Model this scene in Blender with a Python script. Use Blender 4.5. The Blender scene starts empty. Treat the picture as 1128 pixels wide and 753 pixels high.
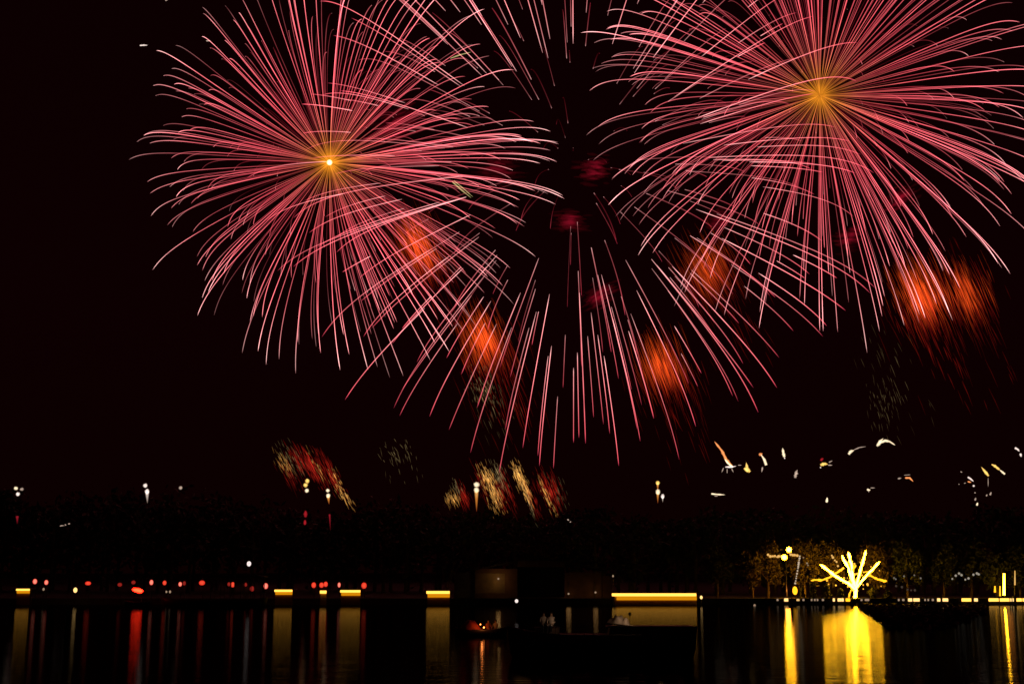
import bpy, math, random
from mathutils import Vector, Matrix, noise as mnoise
random.seed(20)
rad = math.radians
sc = bpy.context.scene

# ------------------------------------------------------------------ camera
PW, PH, F = 1128.0, 753.0, 1469.0          # photograph size, focal length in its pixels
CAM_Z, HORIZON = 5.0, 635.0
PITCH = math.atan((HORIZON - PH / 2) / F)
cam_d = bpy.data.cameras.new('camera')
cam = bpy.data.objects.new('camera', cam_d)
sc.collection.objects.link(cam)
cam.location = (0, 0, CAM_Z)
cam.rotation_euler = (math.pi / 2 + PITCH, 0, 0)
cam_d.sensor_width = 36.0
cam_d.lens = 36.0 * F / PW
cam_d.clip_start, cam_d.clip_end = 0.5, 6000
sc.camera = cam
CP, SP = math.cos(PITCH), math.sin(PITCH)

# ------------------------------------------------------------------ night sky
w = bpy.data.worlds.new('World'); sc.world = w; w.use_nodes = True
wn, wl = w.node_tree.nodes, w.node_tree.links
bg = wn['Background']
tc = wn.new('ShaderNodeTexCoord'); sx = wn.new('ShaderNodeSeparateXYZ')
wr = wn.new('ShaderNodeValToRGB')
wl.new(tc.outputs['Generated'], sx.inputs[0]); wl.new(sx.outputs['Z'], wr.inputs[0])
e = wr.color_ramp.elements
e[0].position = 0.0; e[0].color = (0.0031, 0.00025, 0.00022, 1)
e[1].position = 0.5; e[1].color = (0.0032, 0.00018, 0.00036, 1)
m_ = wr.color_ramp.elements.new(0.2); m_.color = (0.0038, 0.00022, 0.00042, 1)
wl.new(wr.outputs[0], bg.inputs[0]); bg.inputs[1].default_value = 1.0

vs = sc.view_settings
sc.display_settings.display_device = 'sRGB'
vs.view_transform = 'Standard'; vs.look = 'None'; vs.exposure = 0; vs.gamma = 1; vs.use_curve_mapping = False
cy = sc.cycles
cy.transparent_max_bounces = 400
cy.max_bounces = 6; cy.diffuse_bounces = 2; cy.glossy_bounces = 3
cy.caustics_reflective = False; cy.caustics_refractive = False
cy.sample_clamp_indirect = 4.0
cy.use_denoising = True
cy.use_light_tree = True

# ------------------------------------------------------------------ helpers
def P(px, py, Y):
    """point of the place seen at photo pixel px,py at ground distance Y"""
    a, b = (px - PW / 2) / F, (PH / 2 - py) / F
    d = Vector((a, CP - b * SP, SP + b * CP))
    return Vector((0, 0, CAM_Z)) + d * (Y / d.y)
def G(px, Y, z=0.0):
    """point at height z and distance Y in the column of pixel px"""
    depth = Y * CP + (z - CAM_Z) * SP
    return Vector(((px - PW / 2) / F * depth, Y, z))
def mpp(Y, py=640):
    p = P(PW / 2, py, Y)
    return (p.y * CP + (p.z - CAM_Z) * SP) / F

def link(o): sc.collection.objects.link(o); return o

class MB:
    def __init__(s): s.v, s.f, s.uv, s.mi = [], [], [], []
    def face(s, idx, uvs=None, mi=0):
        s.f.append(tuple(idx)); s.uv.append(uvs or [(0, 0)] * len(idx)); s.mi.append(mi)
    def box(s, c, size, mi=0, rz=0.0, taper=1.0):
        c = Vector(c); hx, hy, hz = [q / 2 for q in size]; b = len(s.v); R = Matrix.Rotation(rz, 3, 'Z')
        for dz in (-1, 1):
            k = taper if dz > 0 else 1
            for dx, dy in ((-1, -1), (1, -1), (1, 1), (-1, 1)):
                s.v.append(c + R @ Vector((dx * hx * k, dy * hy * k, dz * hz)))
        for q in ((0, 3, 2, 1), (4, 5, 6, 7), (0, 1, 5, 4), (1, 2, 6, 5), (2, 3, 7, 6), (3, 0, 4, 7)):
            s.face([b + i for i in q], mi=mi)
        return s
    def tube(s, pts, rr, n=6, us=None, val=1.0, mi=0, cap=True):
        pts = [Vector(p) for p in pts]; b = len(s.v); N = len(pts)
        if not hasattr(rr, '__len__'): rr = [rr] * N
        us = us or [i / (N - 1) for i in range(N)]
        prev = None
        for i, p in enumerate(pts):
            t = (pts[min(i + 1, N - 1)] - pts[max(i - 1, 0)])
            t = t.normalized() if t.length > 1e-9 else Vector((0, 0, 1))
            if prev is None:
                a = t.orthogonal().normalized()
            else:
                a = prev - t * prev.dot(t)
                a = a.normalized() if a.length > 1e-6 else t.orthogonal().normalized()
            prev = a; bb = t.cross(a)
            for k in range(n):
                th = 2 * math.pi * k / n
                s.v.append(p + (a * math.cos(th) + bb * math.sin(th)) * rr[i])
        for i in range(N - 1):
            for k in range(n):
                k2 = (k + 1) % n
                s.face((b + i * n + k, b + i * n + k2, b + (i + 1) * n + k2, b + (i + 1) * n + k),
                       [(us[i], val), (us[i], val), (us[i + 1], val), (us[i + 1], val)], mi)
        if cap:
            s.face([b + k for k in range(n)][::-1], [(us[0], val)] * n, mi)
            s.face([b + (N - 1) * n + k for k in range(n)], [(us[-1], val)] * n, mi)
        return s
    def ball(s, c, r, seg=12, ring=8, mi=0, jit=0.0, M=None):
        c = Vector(c); r = (r, r, r) if not hasattr(r, '__len__') else r; b = len(s.v)
        def q(th, ph):
            d = Vector((math.sin(th) * math.cos(ph), math.sin(th) * math.sin(ph), math.cos(th)))
            if jit: d = d * (1 + jit * mnoise.noise(d * 2.3 + c * .7))
            d = Vector((d.x * r[0], d.y * r[1], d.z * r[2]))
            if M: d = M @ d
            return c + d
        s.v.append(q(0, 0))
        for i in range(1, ring):
            for k in range(seg): s.v.append(q(math.pi * i / ring, 2 * math.pi * k / seg))
        s.v.append(q(math.pi, 0)); last = len(s.v) - 1
        for k in range(seg):
            k2 = (k + 1) % seg
            s.face((b, b + 1 + k, b + 1 + k2), mi=mi)
            for i in range(ring - 2):
                s.face((b + 1 + i * seg + k, b + 1 + (i + 1) * seg + k, b + 1 + (i + 1) * seg + k2, b + 1 + i * seg + k2), mi=mi)
            s.face((last, last - seg + k2, last - seg + k), mi=mi)
        return s
    def build(s, name, mats, parent=None, smooth=False, origin=None):
        me = bpy.data.meshes.new(name)
        o3 = Vector(origin) if origin is not None else Vector((0, 0, 0))
        me.from_pydata([tuple(Vector(v) - o3) for v in s.v], [], s.f)
        uv = me.uv_layers.new(name='UVMap')
        flat = [c for face in s.uv for p in face for c in p]
        uv.data.foreach_set('uv', flat)
        mats = mats if isinstance(mats, (list, tuple)) else [mats]
        for m in mats: me.materials.append(m)
        me.polygons.foreach_set('material_index', s.mi)
        if smooth: me.polygons.foreach_set('use_smooth', [True] * len(s.f))
        me.update()
        o = link(bpy.data.objects.new(name, me))
        if parent is not None:
            o.parent = parent
            o.location = o3 - parent.location if origin is not None else -parent.location
        else:
            o.location = o3
        return o

def thing(name, label, cat, loc=(0, 0, 0), group=None):
    o = link(bpy.data.objects.new(name, None)); o.location = loc; o.empty_display_size = .3
    tag(o, label, cat, group); return o
def tag(o, label, cat, group=None):
    o['label'] = label; o['category'] = cat
    if group: o['group'] = group
    return o
def kind(o, k): o['kind'] = k; return o

# ------------------------------------------------------------------ materials
def newmat(name):
    m = bpy.data.materials.new(name); m.use_nodes = True
    m.node_tree.nodes.clear(); return m, m.node_tree.nodes, m.node_tree.links
def surface(name, col, rough=.7, col2=None, scale=3.0, metal=0.0, bump=0.0):
    m, n, l = newmat(name)
    out = n.new('ShaderNodeOutputMaterial'); p = n.new('ShaderNodeBsdfPrincipled')
    p.inputs['Roughness'].default_value = rough; p.inputs['Metallic'].default_value = metal
    co = n.new('ShaderNodeTexCoord'); no = n.new('ShaderNodeTexNoise'); no.inputs['Scale'].default_value = scale
    no.inputs['Detail'].default_value = 6
    l.new(co.outputs['Object'], no.inputs['Vector'])
    r = n.new('ShaderNodeValToRGB'); l.new(no.outputs['Fac'], r.inputs[0])
    c2 = col2 or tuple(c * .6 for c in col)
    r.color_ramp.elements[0].position = .3; r.color_ramp.elements[0].color = (*c2, 1)
    r.color_ramp.elements[1].position = .7; r.color_ramp.elements[1].color = (*col, 1)
    l.new(r.outputs[0], p.inputs['Base Color'])
    if bump:
        b = n.new('ShaderNodeBump'); b.inputs['Strength'].default_value = bump
        l.new(no.outputs['Fac'], b.inputs['Height']); l.new(b.outputs[0], p.inputs['Normal'])
    l.new(p.outputs[0], out.inputs[0]); return m
def lampmat(name, col, strength, core=None, sample='AUTO'):
    """a luminous lamp or flame: hotter (core colour) where one looks straight through it"""
    m, n, l = newmat(name)
    out = n.new('ShaderNodeOutputMaterial'); em = n.new('ShaderNodeEmission')
    em.inputs['Strength'].default_value = strength; em.inputs['Color'].default_value = (*col, 1)
    if core:
        lw = n.new('ShaderNodeLayerWeight'); lw.inputs['Blend'].default_value = .5
        r = n.new('ShaderNodeValToRGB'); l.new(lw.outputs['Facing'], r.inputs[0])
        r.color_ramp.elements[0].color = (*core, 1); r.color_ramp.elements[1].color = (*col, 1)
        r.color_ramp.elements[1].position = .75
        l.new(r.outputs[0], em.inputs['Color'])
    l.new(em.outputs[0], out.inputs[0])
    m.cycles.emission_sampling = sample; return m
def flamemat(name, stops, strength, power=3.0, skirt=None, flick=0.5, nscale=.08):
    """optically thin burning matter: adds its light to what is behind it. u = along the trail, v = how hot the trail burns"""
    m, n, l = newmat(name)
    out = n.new('ShaderNodeOutputMaterial'); em = n.new('ShaderNodeEmission'); tr = n.new('ShaderNodeBsdfTransparent')
    add = n.new('ShaderNodeAddShader'); l.new(em.outputs[0], add.inputs[0]); l.new(tr.outputs[0], add.inputs[1]); l.new(add.outputs[0], out.inputs[0])
    uv = n.new('ShaderNodeUVMap'); uv.uv_map = 'UVMap'; sp = n.new('ShaderNodeSeparateXYZ'); l.new(uv.outputs[0], sp.inputs[0])
    r = n.new('ShaderNodeValToRGB'); l.new(sp.outputs['X'], r.inputs[0])
    els = r.color_ramp.elements
    while len(els) < len(stops): els.new(.5)
    for q, (p, c) in zip(els, stops): q.position = p; q.color = (*c, 1)
    lw = n.new('ShaderNodeLayerWeight'); lw.inputs['Blend'].default_value = .5
    def math_(op, a, b=None):
        k = n.new('ShaderNodeMath'); k.operation = op
        for i, x in enumerate((a, b)):
            if x is None: continue
            if isinstance(x, (int, float)): k.inputs[i].default_value = x
            else: l.new(x, k.inputs[i])
        return k.outputs[0]
    fac = math_('SUBTRACT', 1.0, lw.outputs['Facing'])
    core = math_('POWER', fac, power)
    co = n.new('ShaderNodeTexCoord'); no = n.new('ShaderNodeTexNoise'); no.inputs['Scale'].default_value = nscale; no.inputs['Detail'].default_value = 3
    l.new(co.outputs['Object'], no.inputs['Vector'])
    fl = math_('ADD', math_('MULTIPLY', math_('SUBTRACT', no.outputs['Fac'], .5), flick * 2.5), 1.0)
    fl = math_('MAXIMUM', fl, .15)
    st = math_('MULTIPLY', math_('MULTIPLY', sp.outputs['Y'], strength), fl)
    vm = n.new('ShaderNodeVectorMath'); vm.operation = 'SCALE'; l.new(r.outputs[0], vm.inputs[0]); l.new(core, vm.inputs['Scale'])
    col = vm.outputs[0]
    if skirt:
        v2 = n.new('ShaderNodeVectorMath'); v2.operation = 'SCALE'; v2.inputs[0].default_value = skirt
        l.new(math_('MULTIPLY', fac, math_('MINIMUM', math_('ADD', math_('MULTIPLY', sp.outputs['X'], 2.2), .12 if 'late' not in name and 'crimson' not in name else 1.0), 1.0)), v2.inputs['Scale'])
        v3 = n.new('ShaderNodeVectorMath'); v3.operation = 'ADD'; l.new(col, v3.inputs[0]); l.new(v2.outputs[0], v3.inputs[1]); col = v3.outputs[0]
    l.new(col, em.inputs['Color']); l.new(st, em.inputs['Strength'])
    m.cycles.emission_sampling = 'NONE'; return m

M_quay = surface('quay_stone', (.07, .065, .06), .8, scale=1.5, bump=.3)
M_ground = surface('dark_earth', (.05, .045, .035), .95, scale=.4)
M_wood = surface('weathered_wood', (.10, .06, .035), .7, scale=2)
M_hull = surface('dark_hull_paint', (.03, .025, .025), .5, scale=3)
M_wall = surface('ochre_plaster', (.34, .25, .14), .85, scale=.8)
M_brown = surface('brown_plaster', (.22, .12, .08), .85, scale=.8)
M_grey = surface('grey_metal_sheet', (.22, .23, .25), .5, scale=2, metal=.3)
M_roof = surface('roof_tiles', (.06, .045, .045), .8, scale=2)
M_dark_inside = surface('painted_dark_inside', (.015, .012, .012), .9)
M_pole = surface('painted_iron', (.035, .035, .04), .45, metal=.6)
M_bark = surface('bark', (.13, .085, .055), .9, scale=2.5, bump=.5)
M_pbark = surface('pale_bark', (.30, .28, .25), .9, scale=2.5, bump=.3)
M_leaf = surface('leaves', (.04, .05, .02), .7, (.02, .03, .012), scale=.6)
M_leaf_tinted = surface('lamp_tinted_leaves', (.055, .034, .013), .7, (.03, .02, .008), scale=.6)  # orange-brown of the lamplight is put into this leaf colour
M_shrub = surface('shrub_leaves', (.04, .055, .025), .7, scale=1)
M_skin = surface('skin', (.45, .28, .2), .6)
M_hair = surface('hair', (.012, .01, .009), .6)
M_lamplit_cloth = surface('orange_lit_cloth', (.55, .16, .05), .8)  # orange lamplight on the passenger is put into the cloth colour
M_pale_cloth = surface('pale_cloth', (.55, .5, .45), .8, scale=4)
M_dark_cloth = surface('dark_cloth', (.03, .03, .04), .8)
M_red_cloth = surface('red_canvas', (.45, .06, .03), .7, scale=3)
M_tarp = surface('tarpaulin', (.5, .45, .38), .6, (.3, .27, .22), scale=3, bump=.3)

M_fascia = surface('ochre_boards', (.62, .34, .035), .7, (.5, .26, .02), scale=2)
L_strip = lampmat('strip_lamp', (1.0, .48, .07), 2.3)
L_fascia_glow = lampmat('fascia_glow', (1.0, .36, .003), .7)  # emission stands in for lamplight on the boards below the strip
L_fairy = lampmat('fairy_light', (1.0, .42, .005), 60.0, (1.0, .50, .016))
L_fairy2 = lampmat('amber_fairy_light', (1.0, .42, .012), 2.0)
L_globe = lampmat('amber_globe', (1.0, .44, .004), 85.0, (1, .50, .010))
L_bulb = lampmat('warm_bulb', (1.0, .6, .2), 1.6)
L_dim = lampmat('dim_bulb', (.9, .6, .38), .35)
L_white = lampmat('white_lamp', (.95, .8, .75), 1.05)
L_red = lampmat('red_lantern_paper', (.7, .010, .006), .95, (1.0, .09, .04))
L_redpale = lampmat('pale_red_lantern_paper', (.75, .012, .012), 1.1, (1.0, .30, .20))
L_reddim = lampmat('dim_red_lantern_paper', (.3, .008, .006), .6, (.45, .03, .02))
L_redbig = lampmat('red_boat_light', (1.0, .007, .002), 8.0, (1.0, .035, .01))

# ------------------------------------------------------------------ setting: lake, ground
QY = 250.0                                     # distance of the far quay
def water_mat():
    m, n, l = newmat('lake_water')
    out = n.new('ShaderNodeOutputMaterial')
    gl = n.new('ShaderNodeBsdfGlossy'); gl.distribution = 'BECKMANN'; gl.inputs['Roughness'].default_value = .102
    gl.inputs['Color'].default_value = (.32, .32, .32, 1)
    df = n.new('ShaderNodeBsdfDiffuse'); df.inputs['Color'].default_value = (.004, .005, .004, 1)
    fr = n.new('ShaderNodeFresnel'); fr.inputs['IOR'].default_value = 1.33
    mx = n.new('ShaderNodeMixShader')
    l.new(fr.outputs[0], mx.inputs[0]); l.new(df.outputs[0], mx.inputs[1]); l.new(gl.outputs[0], mx.inputs[2])
    co = n.new('ShaderNodeTexCoord')
    mp = n.new('ShaderNodeMapping'); mp.inputs['Scale'].default_value = (.16, 1.5, 1); l.new(co.outputs['Object'], mp.inputs[0])
    no = n.new('ShaderNodeTexNoise'); no.inputs['Scale'].default_value = 1.0; no.inputs['Detail'].default_value = 3; l.new(mp.outputs[0], no.inputs['Vector'])
    bp = n.new('ShaderNodeBump'); bp.inputs['Strength'].default_value = 1.0; bp.inputs['Distance'].default_value = .022
    l.new(no.outputs['Fac'], bp.inputs['Height']); l.new(bp.outputs[0], gl.inputs['Normal'])
    l.new(mx.outputs[0], out.inputs[0]); return m
b = MB(); b.v += [Vector((-700, -120, 0)), Vector((700, -120, 0)), Vector((700, QY + 6, 0)), Vector((-700, QY + 6, 0))]; b.face((0, 1, 2, 3))
kind(b.build('lake', water_mat()), 'structure')
b = MB()
nx, ny = 40, 14
for j in range(ny + 1):
    for i in range(nx + 1):
        x = -2600 + 5200 * i / nx; y = QY + 1.2 + (j / ny) ** 2 * 3500
        z = 1.0 + (0 if j < 2 else 1.2 * mnoise.noise(Vector((x * .01, y * .01, 0))) + .004 * max(0, y - 300))
        b.v.append(Vector((x, y, z)))
for j in range(ny):
    for i in range(nx):
        a = j * (nx + 1) + i; b.face((a, a + 1, a + nx + 2, a + nx + 1))
kind(b.build('ground', M_ground), 'structure')
b = MB()
b.box((0, QY + .6, .25), (1400, 1.2, 1.5)); b.box((0, QY + .55, 1.06), (1400, 1.5, .12))
tag(b.build('quay_wall', M_quay), 'low dark stone quay wall running the whole length of the far shore', 'wall')

# ------------------------------------------------------------------ vegetation
def leaf(b, c, s, mi=0):
    u = Vector((random.gauss(0, 1), random.gauss(0, 1), random.gauss(0, 1))).normalized()
    v = u.orthogonal().normalized(); wv = u.cross(v); i = len(b.v)
    a = random.uniform(0, 6.28); p, q = v * math.cos(a) + wv * math.sin(a), wv * math.cos(a) - v * math.sin(a)
    b.v += [c - p * s, c - q * s * .45, c + p * s, c + q * s * .45]
    b.face((i, i + 1, i + 2, i + 3), mi=mi)
def crown_points(c, rx, rz, n, clumps):
    cl = []
    for _ in range(clumps):
        d = Vector((random.gauss(0, 1), random.gauss(0, 1), random.gauss(0, 1))).normalized() * random.uniform(.35, 1) ** .6
        cl.append((c + Vector((d.x * rx, d.y * rx, d.z * rz)), random.uniform(.22, .42)))
    for _ in range(n):
        q, r = random.choice(cl)
        yield q + Vector((random.gauss(0, r * rx * .6), random.gauss(0, r * rx * .6), random.gauss(0, r * rz * .6)))

# the wood behind the shore: one black mass in the photograph
b = MB()
for i in range(120):
    px = -130 + i * 1390 / 119 + random.uniform(-8, 8)
    Y = random.uniform(318, 372)
    top = 556 + 16 * mnoise.noise(Vector((px * .013, 3.1, 0))) + 8 * mnoise.noise(Vector((px * .05, 7, 0))) + random.uniform(-5, 14)
    if px < 300: top -= 14
    t = P(px, top, Y); H = t.z
    b.tube([(t.x, Y, 1), (t.x + .3, Y, H * .45), (t.x, Y, H * .8)], [.5, .35, .12], 6, mi=1)
    for q in crown_points(Vector((t.x, Y, H * .60)), H * .30, H * .36, 420, 16):
        if q.z < H and q.z > 1.5: leaf(b, q, random.uniform(.5, 1.15))
kind(b.build('distant_woods', [M_leaf, M_bark]), 'stuff')

def tree(px, Y, toppy, label, spread=.3, n=1500, bark=None, low=.25, group=None, leafsize=(.22, .45), name='tree', foliage=None):
    base = G(px, Y, 1.0); H = P(px, toppy, Y).z - 1.0
    t = thing(name, label, 'tree', base, group)
    tb = MB()
    lean = random.uniform(-.06, .06)
    tb.tube([base + Vector((lean * H * k + .12 * math.sin(k * 9), 0, H * k)) for k in (0, .12, .3, .5, .75)], [H * .030, H * .022, H * .017, H * .011, H * .004], 8)
    limbs = []
    for k in range(9):
        z0 = random.uniform(.22, .6); a = random.uniform(0, 6.28); L = H * random.uniform(.18, .34)
        p0 = base + Vector((lean * H * z0, 0, H * z0))
        d = Vector((math.cos(a), math.sin(a), random.uniform(.6, 1.3))).normalized()
        p1 = p0 + d * L * .5 + Vector((0, 0, .02 * H)); p2 = p0 + d * L + Vector((0, 0, .05 * H))
        tb.tube([p0, p1, p2], [H * .010, H * .006, H * .002], 5); limbs.append(p2)
    tb.build('trunk', bark or M_bark, t, True)
    cb = MB()
    for q in crown_points(base + Vector((lean * H * .6, 0, H * (low + 1) / 2)), H * spread, H * (1 - low) / 2, n, 22):
        if q.z > base.z + H * low * .7: leaf(cb, q, random.uniform(*leafsize))
    cb.build('crown', foliage or M_leaf_tinted, t)
    return t

# ------------------------------------------------------------------ fireworks: the three great bursts
ramp_pink = [(0.0, (.06, .025, .0005)), (.04, (.26, .10, .003)), (.10, (.30, .10, .014)), (.18, (.34, .075, .05)), (.38, (.50, .075, .088)), (.75, (.74, .155, .175)), (.93, (1.0, .40, .40)), (1.0, (.95, .55, .52))]
ramp_late = [(0.0, (.9, .5, .48)), (.10, (.95, .34, .34)), (.55, (.80, .17, .19)), (.9, (.6, .08, .10)), (1.0, (.3, .03, .06))]
FM_star = flamemat('pink_star_trail', ramp_pink, 1.08, 5.0, (.115, .003, .009), .6, .13)
FM_late = flamemat('crimson_star_trail', ramp_late, .9, 3.4, (.11, .003, .009), .45, .13)

def burst(name, label, px, py, Y, Rpx, n, drift, sag, s0, late=False, seed=1, wpx=.49, group=None, core=None):
    random.seed(seed)
    c = P(px, py, Y); k = mpp(Y, py)
    t = thing(name, label, 'firework', c, group)
    R = Rpx * k; trails = []
    ga = math.pi * (3 - math.sqrt(5))
    def rnd(): return Vector((random.gauss(0, 1), random.gauss(0, 1), random.gauss(0, 1))).normalized()
    nests = [rnd() for _ in range(n // 5)]
    for i in range(n):
        z = 1 - 2 * (i + .5) / n; th = ga * i
        d = Vector((math.sqrt(1 - z * z) * math.cos(th), math.sqrt(1 - z * z) * math.sin(th), z))
        d = (d + Vector((random.gauss(0, .06), random.gauss(0, .06), random.gauss(0, .06)))).normalized()
        if not late and i % 5 < 1: d = (random.choice(nests) + rnd() * .07).normalized()
        speed = random.choice((random.uniform(.95, 1.07), random.uniform(.84, 1.0), random.uniform(.58, .95)))
        if late: speed = random.uniform(.86, 1.03)
        a = 2.3
        life = random.uniform(.64, 1.0) if late else random.uniform(.86, 1.0)
        st = (s0 * random.uniform(.78, 1.58)) if late else random.uniform(.0, .03)
        N = 22; pts, us, rr = [], [], []
        t0 = -math.log(1 - st * (1 - math.exp(-a))) / a
        heat = random.choice((.25, .4, .6, .8, 1.0, 1.2, 1.5)) if not late else random.uniform(.55, 1.3)
        wv = wpx * k * random.uniform(.8, 1.15)
        for j in range(N + 1):
            tt = t0 + (life - t0) * j / N
            s = (1 - math.exp(-a * tt)) / (1 - math.exp(-a))
            p = d * R * speed * s + Vector((drift[0] * k * tt, 0, (drift[1] * tt - sag * tt ** 2.6) * k))
            pts.append(c + p)
            u = j / N if late else min(1, s * speed * 1.0)
            us.append(u)
            r = wv * (min(1, .45 + 1.4 * s) if not late else 1)
            if j >= N - 1: r *= .75 if j == N - 1 else .3
            if late and j == 0: r *= .5
            rr.append(r)
        scr = math.hypot(pts[-1].x - pts[0].x, pts[-1].z - pts[0].z)
        trails.append((scr * wv, pts, rr, us, heat))
    trails.sort(key=lambda q: -q[0])
    mat = FM_late if late else FM_star
    for q in trails[:100]:
        m = MB(); m.tube(q[1], q[2], 6, q[3], q[4]); m.build('star_trail', mat, t, True)
    if len(trails) > 100:
        m = MB()
        for q in trails[100:]: m.tube(q[1], q[2], 6, q[3], q[4])
        kind(m.build('star_trails', mat, t, True), 'stuff')
    return t, c, k

FM_glow = flamemat('amber_core_glow', [(0, (.60, .20, .006)), (1, (.60, .20, .006))], .26, 3.0, None, .3, .3)
FM_glow2 = flamemat('dull_core_glow', [(0, (.46, .15, .004)), (1, (.46, .15, .004))], .19, 3.0, None, .3, .3)
def glow(parent, c, r, mat, name='core_glow'):
    m = MB(); m.ball(c, r, 20, 12)
    m.uv = [[(.5, 1.0)] * len(f) for f in m.f]
    return m.build(name, mat, parent, True)
L_core = lampmat('white_hot_core', (1, .6, .12), 1.5, (1, .95, .75), 'NONE')

g_big = 'great firework bursts in the sky'
t, c, k = burst('firework_burst', 'round pink firework burst with a white hot centre above the left shore', 363, 179, 420, 231, 380, (23, 17), 25, 0, seed=4, group=g_big)
glow(t, c, 20 * k, FM_glow); glow(t, c, 12 * k, FM_glow)
def burst_light(parent, energy):
    pl = bpy.data.lights.new('burst_light', 'POINT'); pl.energy = energy; pl.color = (1, .16, .17); pl.shadow_soft_size = 25
    lo = link(bpy.data.objects.new('burst_light', pl)); lo.parent = parent
burst_light(t, 1.2e4)
m = MB(); m.ball(c, 3.2 * k, 12, 8); m.build('core', L_core, t, True)
t, c, k = burst('firework_burst', 'large pink firework burst with a dull orange centre cut off by the upper right', 903, 105, 430, 270, 380, (2, 22), 34, 0, seed=9, group=g_big)
glow(t, c, 21 * k, FM_glow2); glow(t, c, 13 * k, FM_glow2)
burst_light(t, 1.2e4)
burst('firework_burst', 'widest burst with a dark empty middle and crimson streaks falling between the other two', 632, 182, 455, 352, 260, (0, 14), 34, .50, late=True, seed=13, wpx=.55, group=g_big)

# ------------------------------------------------------------------ fireworks: smouldering spark clouds
def sparks(b, cx, cy, Y, sx, sy, dirpx, ln, n, wpx, heat, tail=0.0, depth=6.0, skew=True, soft=.5):
    """n slanting glowing embers scattered around a middle; they fall along dirpx (photo pixels)"""
    k = mpp(Y, cy); d = Vector((dirpx[0], 0, -dirpx[1])).normalized()
    side = Vector((d.z, 0, -d.x)); c = P(cx, cy, Y)
    for i in range(n):
        g1, g2 = max(-2.4, min(2.4, random.gauss(0, 1))), max(-2.2, min(2.2, random.gauss(0, 1)))
        p = c + side * g1 * sx * k + d * g2 * sy * k + Vector((0, random.gauss(0, depth), 0))
        q = math.exp(-soft * (g1 * g1 + g2 * g2))
        if tail and random.random() < tail:
            p += d * random.uniform(.5, 2.6) * sy * k * 1.6; q *= .55
        L = ln * k * random.uniform(.4, 1.3)
        dd = (d + side * random.gauss(0, .06)).normalized()
        w_ = wpx * k * random.uniform(.6, 1.2)
        bend = Vector((0, 0, -L * .05))
        b.tube([p - dd * L / 2, p + bend * 0, p + dd * L / 2 + bend], [w_ * .4, w_, w_ * .3], 5, None, heat * (.35 + q) * random.uniform(.5, 1.2), cap=False)

FM_ember = flamemat('orange_embers', [(0, (.6, .05, .006)), (.5, (.95, .092, .010)), (1, (.5, .025, .006))], .165, 2.0, None, .4, .3)
FM_redember = flamemat('red_embers', [(0, (.5, .015, .012)), (.5, (.7, .03, .013)), (1, (.4, .012, .01))], .16, 2.0, None, .4, .3)
FM_goldember = flamemat('gold_embers', [(0, (.6, .36, .12)), (.5, (.75, .33, .06)), (1, (.5, .2, .04))], .22, 2.0, None, .5, .6)
FM_paleember = flamemat('pale_embers', [(0, (.5, .38, .16)), (.5, (.5, .36, .15)), (1, (.3, .2, .08))], .18, 2.0, None, .5, .6)
FM_haze = flamemat('crimson_glow', [(0, (.30, .006, .020)), (1, (.30, .006, .020))], .046, 2.5, None, .5, .12)

random.seed(31)
g_em = 'glowing orange spark clouds'
def ember_cloud(label, cx, cy, sx, sy, dirpx, n, heat=1.0, extra=(), tail=.22, Y=440):
    t = thing('spark_cloud', label, 'firework', P(cx, cy, Y), g_em)
    b = MB(); sparks(b, cx, cy, Y, sx, sy, dirpx, 28, int(n * .75), .42, heat * 1.45, 0)
    for (ex, ey, esx, esy, en, eh) in extra: sparks(b, ex, ey, Y, esx, esy, dirpx, 28, int(en * .75), .42, heat * eh * 1.45, 0)
    kind(b.build('orange_sparks', FM_ember, t, True), 'stuff')
    b = MB(); sparks(b, cx + dirpx[0] * .15, cy + dirpx[1] * .15, Y, sx * 1.55, sy * 1.2, dirpx, 26, int(n * .45), .55, heat * .6, tail)
    for (ex, ey, esx, esy, en, eh) in extra: sparks(b, ex, ey, Y, esx * 1.5, esy * 1.4, dirpx, 26, en // 2, .55, heat * eh * .6, tail)
    kind(b.build('red_sparks', FM_redember, t, True), 'stuff')
    return t
ember_cloud('orange spark cloud glowing behind the lower right of the white centred burst', 461, 271, 11, 17, (38, 75), 520)
t = ember_cloud('orange spark cloud between crimson streaks trailing pale crackling embers below it', 532, 375, 12, 17, (30, 75), 520, tail=.4)
b = MB(); sparks(b, 532, 428, 440, 8, 14, (30, 75), 5, 110, .5, .75, 0); sparks(b, 545, 450, 440, 12, 20, (30, 75), 10, 40, .5, .4, 0); kind(b.build('pale_sparks', FM_paleember, t, True), 'stuff')
ember_cloud('fainter orange spark cloud under the lower left edge of the right burst', 779, 296, 13, 17, (38, 75), 420, .62)
ember_cloud('orange spark cloud low in the middle right of the empty gap between bursts', 729, 401, 12, 16, (26, 75), 460, .82)
t = ember_cloud('widest orange spark cloud with two lobes and long falling tails at far right', 1014, 325, 12, 19, (28, 75), 560, 1.0, [(1064, 322, 9, 18, 300, .72)], tail=.12)
b = MB(); sparks(b, 985, 415, 440, 14, 30, (28, 75), 12, 40, .42, .32, 0); sparks(b, 974, 448, 440, 8, 16, (16, 75), 7, 60, .42, .4, 0)
kind(b.build('pale_sparks', FM_paleember, t, True), 'stuff')

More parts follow.
